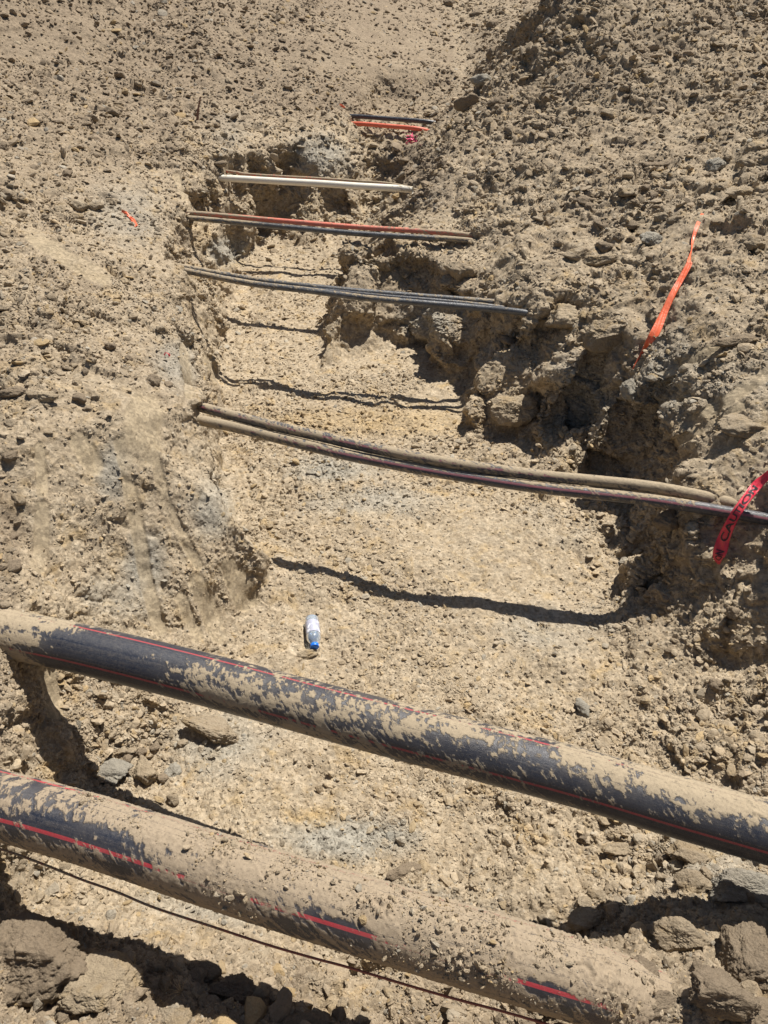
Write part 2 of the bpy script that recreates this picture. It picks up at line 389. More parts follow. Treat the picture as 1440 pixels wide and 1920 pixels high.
h += .0055*facets((X+warp*.02)*63+W2*.4, 14, 1.0)*(1-.85*slick)*(1-.35*smooth)*(.4+.7*p2)
h += .009*fbm(X*22, 15, 5, .6)*(1-.7*slick)+.005*slick*fbm(X*np.array([70, 20, 12]), 20, 3)
h += wall*(1-slick)*np.where((px < 520) & (py > 560), .45, .75)*(.042*facets(Y_*np.array([8, 8, 5])+3, 16, 1.2)+.020*facets(Y_*np.array([19, 19, 12]), 17, 1.1)+.02*fbm(X*np.array([30, 30, 7]), 18, 3))
h -= .007*slick; h += .003*np.clip(sl_out-slick, 0, 1)*(.5+facets(Y_*22, 19))
dist = np.linalg.norm(X-np.array([0, 0, H]), axis=1)
X = X+n*h[:, None]
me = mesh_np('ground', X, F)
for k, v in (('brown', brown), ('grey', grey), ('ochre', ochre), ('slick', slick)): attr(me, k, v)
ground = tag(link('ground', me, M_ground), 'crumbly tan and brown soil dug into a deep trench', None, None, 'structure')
print('terrain', len(X), len(F))

# ground lookup for placing things: highest / first-hit along a camera ray, using a coarse map of vertices
from mathutils.bvhtree import BVHTree
_sub = F
bvh = BVHTree.FromPolygons(X.tolist(), F.tolist()) if True else None
def hit(px_, py_):
    a = Vector(P(px_, py_, 0)); o = Vector((0, 0, H)); r = bvh.ray_cast(o, (a-o).normalized(), 60)
    return r[0], r[1]

# ------------------------------------------------------------------ rock shapes
def ico(sub):
    bm = bmesh.new(); bmesh.ops.create_icosphere(bm, subdivisions=sub, radius=1)
    v = np.array([q.co[:] for q in bm.verts]); f = np.array([[q.index for q in p.verts] for p in bm.faces]); bm.free(); return v, f
def rock_shape(seed, sub, cuts=9, rough_=.05, cell=0.0, deep=.5):
    v, f = ico(sub); r = np.random.default_rng(seed)
    s = np.array([1, r.uniform(.65, .95), r.uniform(.5, .8)])
    d = np.ones(len(v))
    for _ in range(cuts):                   # flat broken faces
        a = r.normal(size=3); a /= np.linalg.norm(a); k = r.uniform(deep, .86)
        q = v@a; d = np.minimum(d, np.where(q > .05, k/np.maximum(q, .05), 9))
    d = np.minimum(d, 1.0)
    v = v*d[:, None]
    nn = v/np.linalg.norm(v, axis=1, keepdims=True)
    o = r.uniform(0, 50, 3)
    v = v+nn*(rough_*fbm(v*2.2+o, seed, 4)*2)[:, None]
    if cell: v = v+nn*(cell*facets(v*3.2+o, seed+1, 1.0)+cell*.55*facets(v*8+o, seed+2, 1.0)+cell*.7*facets(v*17+o, seed+2, 1.0)+cell*.5*facets(v*34+o, seed+3, 1.0)+cell*.25*fbm(v*50+o, seed+6, 3)+cell*.3*fbm(v*14+o, seed+4, 3))[:, None]
    return v*s, f

# ------------------------------------------------------------------ gravel: uncountable crumbs, instanced over the soil
protos = bpy.data.collections.new('gravel_shapes')
for i in range(10):
    v, f = rock_shape(100+i, 2, 6, .10, 0, .42)
    m_ = mesh_np('gravel_shape', v, f, False); m_.materials.append(M_gravel)
    o = bpy.data.objects.new('gravel_shape', m_); protos.objects.link(o)
NG = 235000
inside = (px > -60) & (px < 1500) & (py > -60) & (py < 1980) & (depth_of(X) > .2)
dens = np.where(inside, 1, .8)*(.40+.7*rr)*(.22+1.2*patch**1.4)*(1-.95*slick)*(1-.65*smooth)*(1+.9*(py > 1150)*(1-slick))*np.where(dist > 40, 0, 1)
dens *= .35+.65*sstep(.1, .7, np.abs(n[:, 2]))
idx = rng.choice(len(X), NG, replace=False, p=dens/dens.sum())
u = rng.random(NG)
rpx = 1.05*np.power(1-u*.9995, -1/2.35)                     # power-law sizes, in render pixels
rm = rpx*dist[idx]/(FPX*.533)
rmax = .013+.030*far[idx]+.040*rr[idx]*(.5+.7*patch[idx])+.016*brown[idx]
rm = np.minimum(rm, rmax*rng.uniform(.6, 1.1, NG))
pp = X[idx]+n[idx]*(rm*rng.uniform(-.45, .25, NG))[:, None]
gm = bpy.data.meshes.new('gravel'); gm.vertices.add(NG); gm.vertices.foreach_set('co', pp.astype(np.float32).ravel())
gm.attributes.new('size', 'FLOAT_VECTOR', 'POINT').data.foreach_set('vector', (rm[:, None]*np.stack([np.ones(NG), rng.uniform(.6, 1, NG), rng.uniform(.35, .75, NG)], 1)).astype(np.float32).ravel())
gm.attributes.new('rot', 'FLOAT_VECTOR', 'POINT').data.foreach_set('vector', np.stack([rng.normal(0, .45, NG), rng.normal(0, .45, NG), rng.uniform(0, 6.28, NG)], 1).astype(np.float32).ravel())
for k, v in (('brown', brown), ('grey', grey), ('ochre', ochre)): attr(gm, k, np.clip(v[idx]+rng.normal(0, .10, NG), 0, 1))
gravel = tag(link('gravel', gm), 'loose crumbs and gravel strewn over the dug soil', None, None, 'stuff')
ng = bpy.data.node_groups.new('scatter', 'GeometryNodeTree')
ng.interface.new_socket('Geometry', in_out='INPUT', socket_type='NodeSocketGeometry'); ng.interface.new_socket('Geometry', in_out='OUTPUT', socket_type='NodeSocketGeometry')
gi, go = ng.nodes.new('NodeGroupInput'), ng.nodes.new('NodeGroupOutput')
m2p = ng.nodes.new('GeometryNodeMeshToPoints'); iop = ng.nodes.new('GeometryNodeInstanceOnPoints'); ci = ng.nodes.new('GeometryNodeCollectionInfo')
ci.inputs['Collection'].default_value = protos; ci.inputs['Separate Children'].default_value = True; ci.inputs['Reset Children'].default_value = True
na1 = ng.nodes.new('GeometryNodeInputNamedAttribute'); na1.data_type = 'FLOAT_VECTOR'; na1.inputs[0].default_value = 'size'
na2 = ng.nodes.new('GeometryNodeInputNamedAttribute'); na2.data_type = 'FLOAT_VECTOR'; na2.inputs[0].default_value = 'rot'
def out_on(n_): return [s for s in n_.outputs if s.enabled and s.name == 'Attribute'][0]
ng.links.new(gi.outputs[0], m2p.inputs['Mesh']); ng.links.new(m2p.outputs[0], iop.inputs['Points']); ng.links.new(ci.outputs[0], iop.inputs['Instance'])
iop.inputs['Pick Instance'].default_value = True
ng.links.new(out_on(na1), iop.inputs['Scale']); ng.links.new(out_on(na2), iop.inputs['Rotation']); ng.links.new(iop.outputs[0], go.inputs[0])
gravel.modifiers.new('scatter', 'NODES').node_group = ng

# ------------------------------------------------------------------ pipes
def catmull(pts, n):
    p = np.array(pts, float); p = np.vstack([2*p[0]-p[1], p, 2*p[-1]-p[-2]])
    out = []
    seg = len(p)-3; per = max(2, n//seg)
    for i in range(seg):
        a, b, c, d = p[i:i+4]
        for t in np.linspace(0, 1, per, endpoint=False):
            out.append(.5*((2*b)+(-a+c)*t+(2*a-5*b+4*c-d)*t*t+(-a+3*b-3*c+d)*t**3))
    out.append(p[-2]); return np.array(out)
def tube(name, ctrl, r, nl, nr, dust=None, stripe=True, mat=None, mud=.004, seed=0, flat_cap=True):
    c = catmull(ctrl, nl); tg = np.gradient(c, axis=0); tg /= np.linalg.norm(tg, axis=1, keepdims=True)
    up = np.array([0, 0, 1.]) - tg*tg[:, 2:3]; up /= np.linalg.norm(up, axis=1, keepdims=True)
    side = np.cross(up, tg); side *= np.where(side[:, 1:2] > 0, -1, 1)      # towards the camera side (-Y)
    ang = np.linspace(-180, 180, nr+1)
    A, T = np.meshgrid(np.radians(ang), np.arange(len(c)))
    nrm = up[:, None]*np.cos(A)[..., None]+side[:, None]*np.sin(A)[..., None]
    s = np.concatenate([[0], np.cumsum(np.linalg.norm(np.diff(c, axis=0), axis=1))])
    S = np.repeat(s[:, None], nr+1, 1); D = np.degrees(A)
    q = np.stack([S.ravel(), (np.cos(A)*r).ravel(), (np.sin(A)*r).ravel()], 1)
    pxc = proj(c)[0]; PX = np.repeat(pxc[:, None], nr+1, 1)
    if dust:
        num = 0; den = 0
        for x, a, v in dust:
            w_ = 1/(((PX-x)/60)**2+((D-a)/22)**2+.08)**1.6; num = num+w_*v; den = den+w_
        dv = (num/den).ravel()
    else: dv = np.full(q.shape[0], .5)
    k = .1/r
    nz = .5*fbm(q*np.array([14, 26, 26])*k**.5, seed, 5, .66)+.4*fbm(q*np.array([60, 60, 60])*k**.5+fbm(q*30, seed+4, 2)[:, None]*1.2, seed+7, 5, .72)
    dg_ = q@np.array([[.8, .6, 0], [-.6, .8, 0], [0, 0, 1]])
    nz += .48*fbm(dg_*np.array([10, 170, 60])*k**.3, seed+17, 4, .65)
    raw = nz*.9+(dv-.5)*1.15
    cov = sstep(-.10, .14, raw)
    cr1 = np.clip(facets(q*np.array([48, 48, 48])+nz[:, None], seed+3, 1.2)+.15, 0, 1); cr2 = np.clip(facets(q*110, seed+5, 1.2)+.1, 0, 1)
    heavy = sstep(.70, 1.0, dv)*sstep(.0, .4, fbm(q*9, seed+31, 3)+.28)
    thick = mud*.28*cov*(.3+.7*dv)+mud*1.9*(cr1*heavy*cov)+mud*.6*cr2*cov*sstep(.4, .9, dv)+mud*.35*fbm(q*70, seed+9, 4, .7)*cov
    global LAST
    V_ = c[:, None]+nrm*(r+thick.reshape(A.shape))[..., None]
    V_ = V_.reshape(-1, 3); nl_, nc = len(c), nr+1
    i, j = np.meshgrid(np.arange(nl_-1), np.arange(nr), indexing='ij'); a = (i*nc+j).ravel()
    F_ = np.stack([a, a+1, a+nc+1, a+nc], 1)
    m_ = mesh_np(name, V_, F_)
    attr(m_, 'cov', cov); attr(m_, 'ang', D.ravel()); attr(m_, 'dust', dv)
    LAST = (V_, nrm.reshape(-1, 3), cov*dv, D.ravel())
    o = link(name, m_, mat)
    if flat_cap:                                    # pipe wall closing each end
        pass
    return o
def plastic(name, base, dustc=(.41,.328,.222), stripes=(), sw=3.2, stripe_col=(.36,.03,.045), film=.16, rough=.27, alldust=0.0):
    m, t, b = newmat(name)
    co_ = N(t, 'ShaderNodeNewGeometry').outputs['Position']
    cov = attn(t, 'cov'); ang = attn(t, 'ang'); dust = attn(t, 'dust')
    c = base
    n1 = noise(t, co_, 14, 6, .7); n2 = noise(t, co_, 90, 5, .75); n3 = noise(t, co_, 420, 3, .7)
    for a0 in stripes:
        m1 = mapr(t, mth(t, 'ABSOLUTE', mth(t, 'SUBTRACT', ang, a0)), sw, sw+.6, 1, 0)
        c = mix(t, m1, c, stripe_col)
    c = mix(t, mth(t, 'MULTIPLY', mapr(t, mth(t, 'ADD', n1, mth(t, 'MULTIPLY', n2, .5)), .45, 1.05), film), c, (.13,.14,.155))   # thin dry film
    cv = N(t, 'ShaderNodeCombineXYZ'); run = attn(t, 'run')
    t.links.new(mth(t, 'ADD', mth(t, 'MULTIPLY', run, 170), mth(t, 'MULTIPLY', ang, .22)), cv.inputs[0])
    t.links.new(mth(t, 'ADD', mth(t, 'MULTIPLY', ang, .035), mth(t, 'MULTIPLY', run, 5)), cv.inputs[1])
    scr = noise(t, cv.outputs[0], 1.0, 3, .6, .6)
    cv2 = N(t, 'ShaderNodeCombineXYZ'); t.links.new(mth(t, 'MULTIPLY', run, 7), cv2.inputs[0]); t.links.new(mth(t, 'MULTIPLY', ang, .25), cv2.inputs[1])
    scl = noise(t, cv2.outputs[0], 1.0, 5, .7, 1.2)
    c = mix(t, mapr(t, scr, .62, .74, 0, .22), c, (.20,.21,.23))
    cov = mth(t, 'ADD', cov, mth(t, 'SUBTRACT', mth(t, 'MULTIPLY', mth(t, 'SUBTRACT', scl, .5), 1.1), mapr(t, scr, .58, .68, 0, .45)))
    edge = mth(t, 'ADD', cov, mth(t, 'ADD', mth(t, 'MULTIPLY', mth(t, 'SUBTRACT', n2, .5), 1.1), mth(t, 'MULTIPLY', mth(t, 'SUBTRACT', n3, .5), .9)))
    fine = mapr(t, edge, .22, .85)
    thin = mapr(t, edge, -.15, .4, 0, .20)
    fine = mth(t, 'MAXIMUM', fine, thin)
    fine = mth(t, 'MAXIMUM', fine, mth(t, 'MULTIPLY', mapr(t, dust, .15, .6, .0, .22), mapr(t, n1, .35, .65, .3, 1)))
    fine = mth(t, 'MAXIMUM', fine, mapr(t, n3, .66, .72, 0, .5))
    dc = mix(t, mapr(t, mth(t, 'ADD', mth(t, 'MULTIPLY', n2, .6), mth(t, 'MULTIPLY', n3, .4)), .3, .7), tuple(.66*x for x in dustc), dustc)
    c = mix(t, fine, c, dc)
    t.links.new(c, b.inputs['Base Color'])
    rr_ = N(t, 'ShaderNodeMix'); rr_.inputs[2].default_value = rough; rr_.inputs[3].default_value = .95
    t.links.new(fine, rr_.inputs[0]); t.links.new(rr_.outputs[0], b.inputs['Roughness'])
    bump(t, b, mth(t, 'ADD', mth(t, 'MULTIPLY', fine, .8), mth(t, 'MULTIPLY', n3, .6)), .0022, .9)
    return m
BLK = (.010,.015,.030)
M_big1 = plastic('black_plastic_striped', BLK, stripes=(70, -20, 160, -110), sw=2.1)
M_big2 = plastic('black_plastic_muddy', BLK, dustc=(.37,.29,.20), stripes=(46, -44, 136, -134), sw=3.0, stripe_col=(.46,.025,.045))
M_con1 = plastic('black_conduit_pink_stripe', BLK, stripes=(48, -42), sw=11, stripe_col=(.30,.08,.10), film=.5)
M_con2 = plastic('black_conduit', (.02,.024,.032), film=1.0)
M_orange = plastic('orange_conduit', (.82,.15,.07), film=.2, rough=.45)
M_orange_d = plastic('dusty_orange_conduit', (.80,.17,.09), film=.5, rough=.5)
M_white = plastic('white_pipe', (.84,.79,.67), film=.1, rough=.4, dustc=(.62,.53,.40))
M_blackclean = plastic('clean_black_conduit', (.02,.024,.035), film=.35)

Zp = .60
def pz(lst, z=Zp): return [P(*q, z) if len(q) == 2 else P(*q) for q in lst]
d1 = [(-60,0,1),(0,0,.88),(0,90,.85),(60,-20,.8),(60,40,.62),(150,30,.16),(180,80,.15),(250,50,.10),(300,-10,.2),(300,30,.2),(345,30,.56),(345,85,.3),(450,0,.5),(450,60,.70),(430,100,.45),(600,-15,.35),(600,30,.56),(600,80,.62),(720,0,.55),(720,50,.45),(720,95,.6),(820,-20,.6),(880,0,.62),(880,40,.36),(880,85,.5),(1000,-10,.42),(1000,40,.30),(1050,85,.45),(1100,-5,.72),(1100,25,.6),(1100,50,.4),(1150,80,.25),(1250,0,.85),(1250,22,.52),(1250,40,.30),(1250,80,.14),(1400,0,.92),(1400,20,.55),(1400,40,.25),(1400,60,.2),(1440,90,.1),(600,130,.2),(1200,130,.1)]
d1 = [(x, a, v-(-.02 if x > 500 and v < .95 else .02)) for x, a, v in d1]
o = tube('pipe', pz([(-260,1115,.52),(-120,1150,.54),(0,1184,.585),(150,1216,.60),(300,1252,.615),(470,1296,.63),(640,1342,.645),(860,1399,.65),(1080,1457),(1260,1510),(1440,1561),(1620,1612),(1800,1660)], .65), .089, 1150, 150, d1, mat=M_big1, seed=21)
tag(o, 'thick black pipe with thin red stripes, the upper and cleaner of the two', 'pipe', 'thick black pipes across the near trench')
d2 = [(-60,0,.6),(0,-20,.5),(0,25,.72),(0,60,.5),(60,10,.5),(120,30,.16),(110,85,.75),(60,60,.5),(200,-20,.8),(170,0,.6),(240,25,.25),(240,60,.42),(300,0,.85),(330,30,.62),(330,80,.7),(450,0,1),(450,45,.85),(450,80,.75),(550,45,.72),(600,48,.42),(590,75,.40),(660,50,.42),(640,20,.75),(700,0,1),(700,85,.62),(800,20,.82),(780,45,.62),(800,70,.9),(900,50,1),(1000,20,.75),(1015,48,.22),(1010,75,.75),(950,0,1),(1070,62,.3),(1080,30,.9),(1100,0,1),(1150,50,.8),(500,110,.55),(200,115,.6),(800,115,.6)]
o = tube('pipe', pz([(-200,1462),(-100,1484),(0,1509),(120,1541),(240,1578),(480,1656),(720,1729),(1000,1812,.59),(1150,1862,.50),(1300,1925,.36),(1450,1990,.22)]), .097, 1100, 150, d2, mat=M_big2, mud=.006, seed=33)
v_, n_, w_, a_ = LAST
pw = w_**3*(np.abs(a_-15) < 62)*(proj(v_)[0] > 150)*sstep(-.25, .35, fbm(v_*8, 91, 3)); k_ = rng.choice(len(v_), 5200, p=pw/pw.sum())
u = rng.random(len(k_)); rc = .0016*(1-u*.998)**(-1/2.1); rc = np.minimum(rc, .016)
cm = bpy.data.meshes.new('soil_crumbs'); cm.vertices.add(len(k_)); cm.vertices.foreach_set('co', (v_[k_]+n_[k_]*(rc*.15)[:, None]).astype(np.float32).ravel())
cm.attributes.new('size', 'FLOAT_VECTOR', 'POINT').data.foreach_set('vector', (rc[:, None]*np.array([1, .85, .65])).astype(np.float32).ravel()); cm.attributes.new('rot', 'FLOAT_VECTOR', 'POINT').data.foreach_set('vector', rng.uniform(0, 6.28, (len(k_), 3)).astype(np.float32).ravel())
for kk, vv in (('brown', .12), ('grey', 0), ('ochre', 0)): attr(cm, kk, np.full(len(k_), vv))
oc = tag(link('soil_crumbs', cm), 'dry soil crumbs lying on top of the muddy pipe', None, None, 'stuff'); oc.modifiers.new('scatter', 'NODES').node_group = ng
tag(o, 'thick black pipe caked in mud with broken bright red stripe, nearest across the photo', 'pipe', 'thick black pipes across the near trench')
def conduit(ctrl, r, mat, label, dust, seed, nl=500, nr=36, mud=.0015, group=None):
    dust = [(x, a, v-.10 if v < .9 else v) for x, a, v in dust]+[(x, 90, v-.3) for x, a, v in dust if a < 50]
    o = tube('conduit', pz(ctrl), r, nl, nr, dust, mat=mat, mud=mud, seed=seed)
    return tag(o, label, 'conduit', group)
G = 'thin conduits crossing the trench'
conduit([(300,742),(345,754),(372,762,.605),(508,797,.61),(600,818,.612),(700,841,.615),(850,869,.615),(1008,891,.61),(1110,901,.61),(1214,912,.605),(1300,927,.59),(1380,946,.57),(1440,962,.52)], .0265, M_con1, 'dusty black conduit with faded pink stripe, upper of the close pair',
        [(372,0,.8),(450,30,.7),(560,60,.8),(650,30,.62),(800,30,.85),(1000,20,.8),(1100,30,.9),(1250,30,.95),(1000,80,.5)], 41, group=G)
conduit([(q_[0],q_[1],.57) for q_ in ((300,772),(345,780),(376,788),(440,801),(508,818),(633,849),(700,863),(800,882),(900,898),(1008,914),(1110,925),(1214,937),(1320,953),(1440,974),(1560,1000))], .0275, M_con1, 'black conduit with maroon stripe under the red caution tape, lower of the pair',
        [(376,30,.95),(450,30,.85),(560,30,.75),(650,0,.75),(700,60,.3),(800,0,.85),(850,60,.25),(1000,0,.8),(1000,60,.3),(1200,0,.75),(1200,60,.4),(1400,30,.4)], 42, group=G)
conduit([(280,486),(320,495),(339,500),(467,523),(560,535),(667,546),(790,556),(917,566,.59),(990,575,.5),(1050,590,.4)], .021, M_con2, 'grey dusty conduit, farther one of the bundle of three', [(350,0,.8),(500,0,.62),(700,20,.5),(900,20,.65)], 43, group=G)
conduit([(285,494),(320,501),(339,506),(467,531),(580,545),(689,559),(790,568),(894,577),(994,588,.625),(1060,606,.52)], .021, M_con2, 'black dusty conduit, nearer one of the bundle of three', [(350,30,.8),(500,0,.75),(600,40,.5),(700,20,.7),(820,20,.4),(960,20,.4)], 44, group=G)
conduit([(560,541,.59),(620,546,.60),(720,556,.612),(830,565,.612),(940,577,.58),(1000,590,.45)], .016, M_blackclean, 'thin black cable wedged between the two conduits of the bundle', [(650,0,.4),(800,0,.45),(900,0,.6)], 45, nl=300, group=G)
conduit([(q_[0],q_[1],.625) for q_ in ((290,392),(320,397),(335,399),(380,401),(526,414),(672,426),(800,434))]+[(885,442,.61),(940,456,.48)], .019, M_orange_d, 'dusty orange conduit lying along a black one', [(340,0,.95),(430,30,.85),(480,0,.5),(600,0,.3),(740,0,.5),(800,0,.8),(880,20,.95)], 46, nl=400, group=G)
conduit([(q_[0],q_[1],.595) for q_ in ((290,401),(320,405),(337,408),(380,411),(526,425),(672,438),(800,446))]+[(885,452,.585),(940,466,.46)], .021, M_con2, 'black dusty conduit touching the orange one in front of it', [(340,0,.85),(440,20,.8),(520,20,.5),(620,20,.15),(680,20,.25),(760,20,.55),(880,20,.95)], 47, nl=400, group=G)
conduit([(350,329),(385,331),(397,333),(440,335),(526,340),(600,344),(672,349),(746,353.2),(774,356.4)], .029, M_white, 'white plastic pipe spanning the far trench', [(397,0,.9),(415,0,.4),(470,0,.2),(600,0,.1),(700,0,.15),(745,0,.2),(768,0,1.1),(768,90,1.1)], 48, nl=400, group=G)
conduit([(400,318,.62),(440,323,.62),(465,327),(526,331),(600,335),(672,340),(740,346),(800,362,.5)], .0125, M_orange_d, 'thin orange conduit half hidden behind the white pipe', [(465,0,.85),(600,0,.8),(680,0,.98),(720,0,1)], 49, nl=300, group=G)
conduit([(620,219,.6),(663,218,.66),(735,223,.67),(805,229,.67),(850,240,.58)], .023, M_blackclean, 'clean black conduit at the far end of the trench', [(663,0,.3),(735,0,.1),(805,0,.3)], 50, nl=200, group=G)
conduit([(630,236,.55),(667,232,.62),(735,237,.64),(787,242,.64),(830,254,.55)], .022, M_orange, 'bright orange conduit at the far end of the trench, in front of a black one', [(667,0,.6),(690,0,.1),(735,0,.05),(775,0,.6)], 51, nl=200, group=G)

M_wire = plastic('rusty_cable', (.38,.11,.07), film=.25, rough=.7)
o = tube('cable', pz([(-120,1560),(0,1592),(75,1618),(150,1648),(220,1673),(290,1702),(400,1738),(500,1771),(590,1797),(650,1813),(760,1846),(850,1872),(930,1893),(1010,1916),(1150,1960)], .52), .0034, 700, 10, [(0,0,.6),(300,0,.6),(500,0,.4),(800,0,.1)], mat=M_wire, mud=.0005, seed=60)
tag(o, 'thin rusty brown cable stretched just in front of the muddy pipe', 'cable')

# ------------------------------------------------------------------ rocks
def on_ground(x, y, lift=0.0):
    p, nn = hit(x, y)
    if p is None: p = Vector(P(x, y, .5)); nn = Vector((0, 0, 1))
    return p, nn
def place_rock(o, x, y, rpx_, sink=.35, sx=1, sy=1, sz=1, rot=None):
    p, nn = on_ground(x, y+rpx_*.35)
    s = FPX/max(depth_of(np.array(p[:])), .3); r = rpx_*1.12/s
    # aim the middle of the rock at the pixel while it sits on the soil
    c = Vector(P(x, y, p.z+r*(1-2*sink)*.6)) if nn.z > .5 else p+nn*r*.2
    o.location = c; o.scale = (r*sx, r*sy, r*sz); o.rotation_euler = rot or (random.uniform(-.4, .4), random.uniform(-.4, .4), random.uniform(0, 6.28))
    return r
named = [
 (82,1792,104,'brown','huge brown clod in the lower left corner of the photo',(1.05,.85,.8)),
 (185,1850,72,'yellow','broad ochre-stained clod just right of the huge corner clod',(1.1,.75,.7)),
 (270,1447,36,'yellow','pale yellow rock with a pitted face, right one of two under the upper pipe',(.85,1.1,1)),
 (208,1450,38,'grey','grey-topped rock, left neighbour of the pale yellow rock under the upper pipe',(1.1,.9,.8)),
 (398,1366,46,'tan','flat tan slab casting a dark gap below the upper pipe',(1.1,.8,.8)),
 (326,1437,20,'grey','small upright grey rock right of the pale yellow rock',(.7,1.1,.7)),
 (579,1227,17,'yellow','small rock with orange top just below the bottle cap',(1.2,.8,.7)),
 (1283,1757,50,'tan','large angular clod standing alone near the lower right corner',(1,.9,.9)),
 (1290,1600,38,'tan','pale rock right below the thick upper pipe at the right edge',(1.2,.8,.7)),
 (1160,1594,24,'yellow','flat yellowish rock in the gravel between the big pipes',(1.2,.8,.6)),
 (1190,1835,42,'brown','brown clod lying on the buried end of the muddy pipe',(1.05,.95,.85)),
 (1412,1795,62,'brown','large clod cut by the right edge near the bottom',(.9,1.1,.9)),
 (1390,1665,56,'grey','grey crumbly clod at the right edge below the upper pipe',(1.2,.8,.7)),
 (1300,1660,36,'tan','clod in the rubble above the large angular clod',(.9,.9,.9)),
 (1345,1868,56,'brown','reddish brown clod near the bottom right corner',(1.2,.8,.8)),
 (1420,1900,44,'brown','clod in the bottom right corner',(1,.9,.8)),
 (1230,1885,36,'brown','clod left of the bottom right pile',(1.1,.8,.7)),
 (1100,1725,30,'tan','tan clod behind the far end of the muddy pipe',(1.1,.8,.7)),
 (1035,1755,34,'tan','tan rock leaning on the top of the muddy pipe',(1.2,.7,.6)),
 (1105,1695,24,'tan','pale stone between the two thick pipes',(1.1,.8,.7)),
 (755,1633,26,'brown','low brown lump close behind the muddy pipe',(1.2,.8,.6)),
 (1095,1330,22,'grey','grey rock above the middle of the upper pipe',(.8,1.1,.8)),
 (1222,1080,44,'grey','rounded grey clod at the foot of the right bank',(1.1,.8,.9)),
 (440,1858,48,'brown','shaded clod in the lower left beside the dry grass',(1,.9,.8)),
 (560,1905,46,'brown','clod at the bottom edge of the photo',(1.2,.8,.7)),
 (320,1905,40,'tan','pale rock at the bottom edge left of the dry grass',(1,.9,.7)),
 (380,1815,30,'brown','small clod in the shade behind the dry grass',(1,.9,.8)),
 (205,213,20,'brown','dark-sided clod on the far left bank',(1,.8,.8)),
 (412,303,13,'brown','brown clod above the left end of the white pipe',(1,.8,.8)),
 (176,388,17,'tan','boulder left of the small orange ribbon, right one of two',(1,.9,.9)),
 (143,385,19,'tan','boulder left of the small orange ribbon, left one of two',(1,.9,.9)),
 (82,742,26,'yellow','flat yellow slab on the left bank',(1.2,.7,.5)),
 (22,735,26,'brown','clod at the left edge above the scraped face',(1,.8,.8)),
 (903,147,19,'grey','whitish boulder where the far trench bends',(1,.8,.8)),
 (882,195,24,'brown','brown clod on the lip right of the far conduits',(1.1,.7,.8)),
 (940,185,20,'brown','clod right of the lip of the far trench',(1.1,.8,.8)),
 (1146,213,21,'tan','round clod high on the right bank',(1,.9,.8)),
 (1230,312,26,'brown','elongated dark-edged clod on the right bank',(1.4,.6,.5)),
 (1345,308,24,'grey','angular clod on the upper right bank',(1,.8,.9)),
 (1395,350,34,'tan','large flat clod near the right edge above the long orange tape',(1.3,.8,.5)),
 (1100,370,22,'brown','clod over the shaded hollow of the right bank',(1.1,.8,.8)),
 (1219,450,24,'grey','grey angular rock left of the long orange tape',(.8,1,.9)),
 (1080,478,22,'tan','clod on the brink above the dark bay, left one',(1.1,.8,.7)),
 (1125,486,26,'tan','clod on the brink above the dark bay, right one',(1.1,.8,.7)),
 (1410,460,30,'tan','clod at the right edge level with the orange tape top',(1,.9,.8)),
 (782,837,9,'yellow','small orange-brown stone beside the close pair of conduits',(1.2,.8,.7)),
 (1065,580,40,'yellow','cracked ochre block jutting under the brink left of the dark bay',(1,.9,.9)),
 (1142,612,46,'tan','broad block of firm soil jutting below the brink, left of the orange tape',(1.1,.9,.9)),
 (1186,735,30,'grey','grey block low on the spur under the tip of the orange tape',(.8,.9,1.1)),
 (952,752,44,'yellow','sunlit ochre block standing on the floor at the mouth of the dark bay',(1,.9,1.0)),
 (862,512,32,'tan','tan block of the wall between the third and second conduit bundles',(.9,.9,1.1)),
 (1392,795,40,'tan','tan lump above the red caution tape at the right edge',(1.2,.8,.7)),
 (1378,640,34,'brown','brown lump on the bank right of the orange tape middle',(1.2,.8,.7)),
 (1255,960,28,'brown','shaded brown lump under the close pair of conduits at the right wall',(1,.8,1)),
 (958,640,22,'brown','lump in the shade under the end of the bundle of conduits',(1,.9,.9)),
]
mats = dict(tan=M_rock, brown=M_rockbrown, yellow=M_rockyellow, grey=M_rockgrey)
for i, (x, y, r, k, lab, sc) in enumerate(named):
    v, f = rock_shape(500+i, 6 if r > 40 else 5 if r > 22 else 4, 9, .12, .05 if r > 40 else .06, .46)
    o = link('rock' if k in ('yellow', 'grey') else 'clod', mesh_np('rock', v, f), mats[k])
    rx = place_rock(o, x, y, r, .35, *sc, rot=(random.uniform(-.2, .2), random.uniform(-.2, .2), random.uniform(-.3, .3)))
    tag(o, lab, 'rock' if k in ('yellow', 'grey') else 'clod')
shapes = []
for i in range(9):
    v, f = rock_shape(700+i, 4, 8, .12, .07, .46)
    m_ = mesh_np('clod', v, f); m_.materials.append((M_rock, M_rockbrown, M_rock)[i % 3]); shapes.append(m_)
first = {}
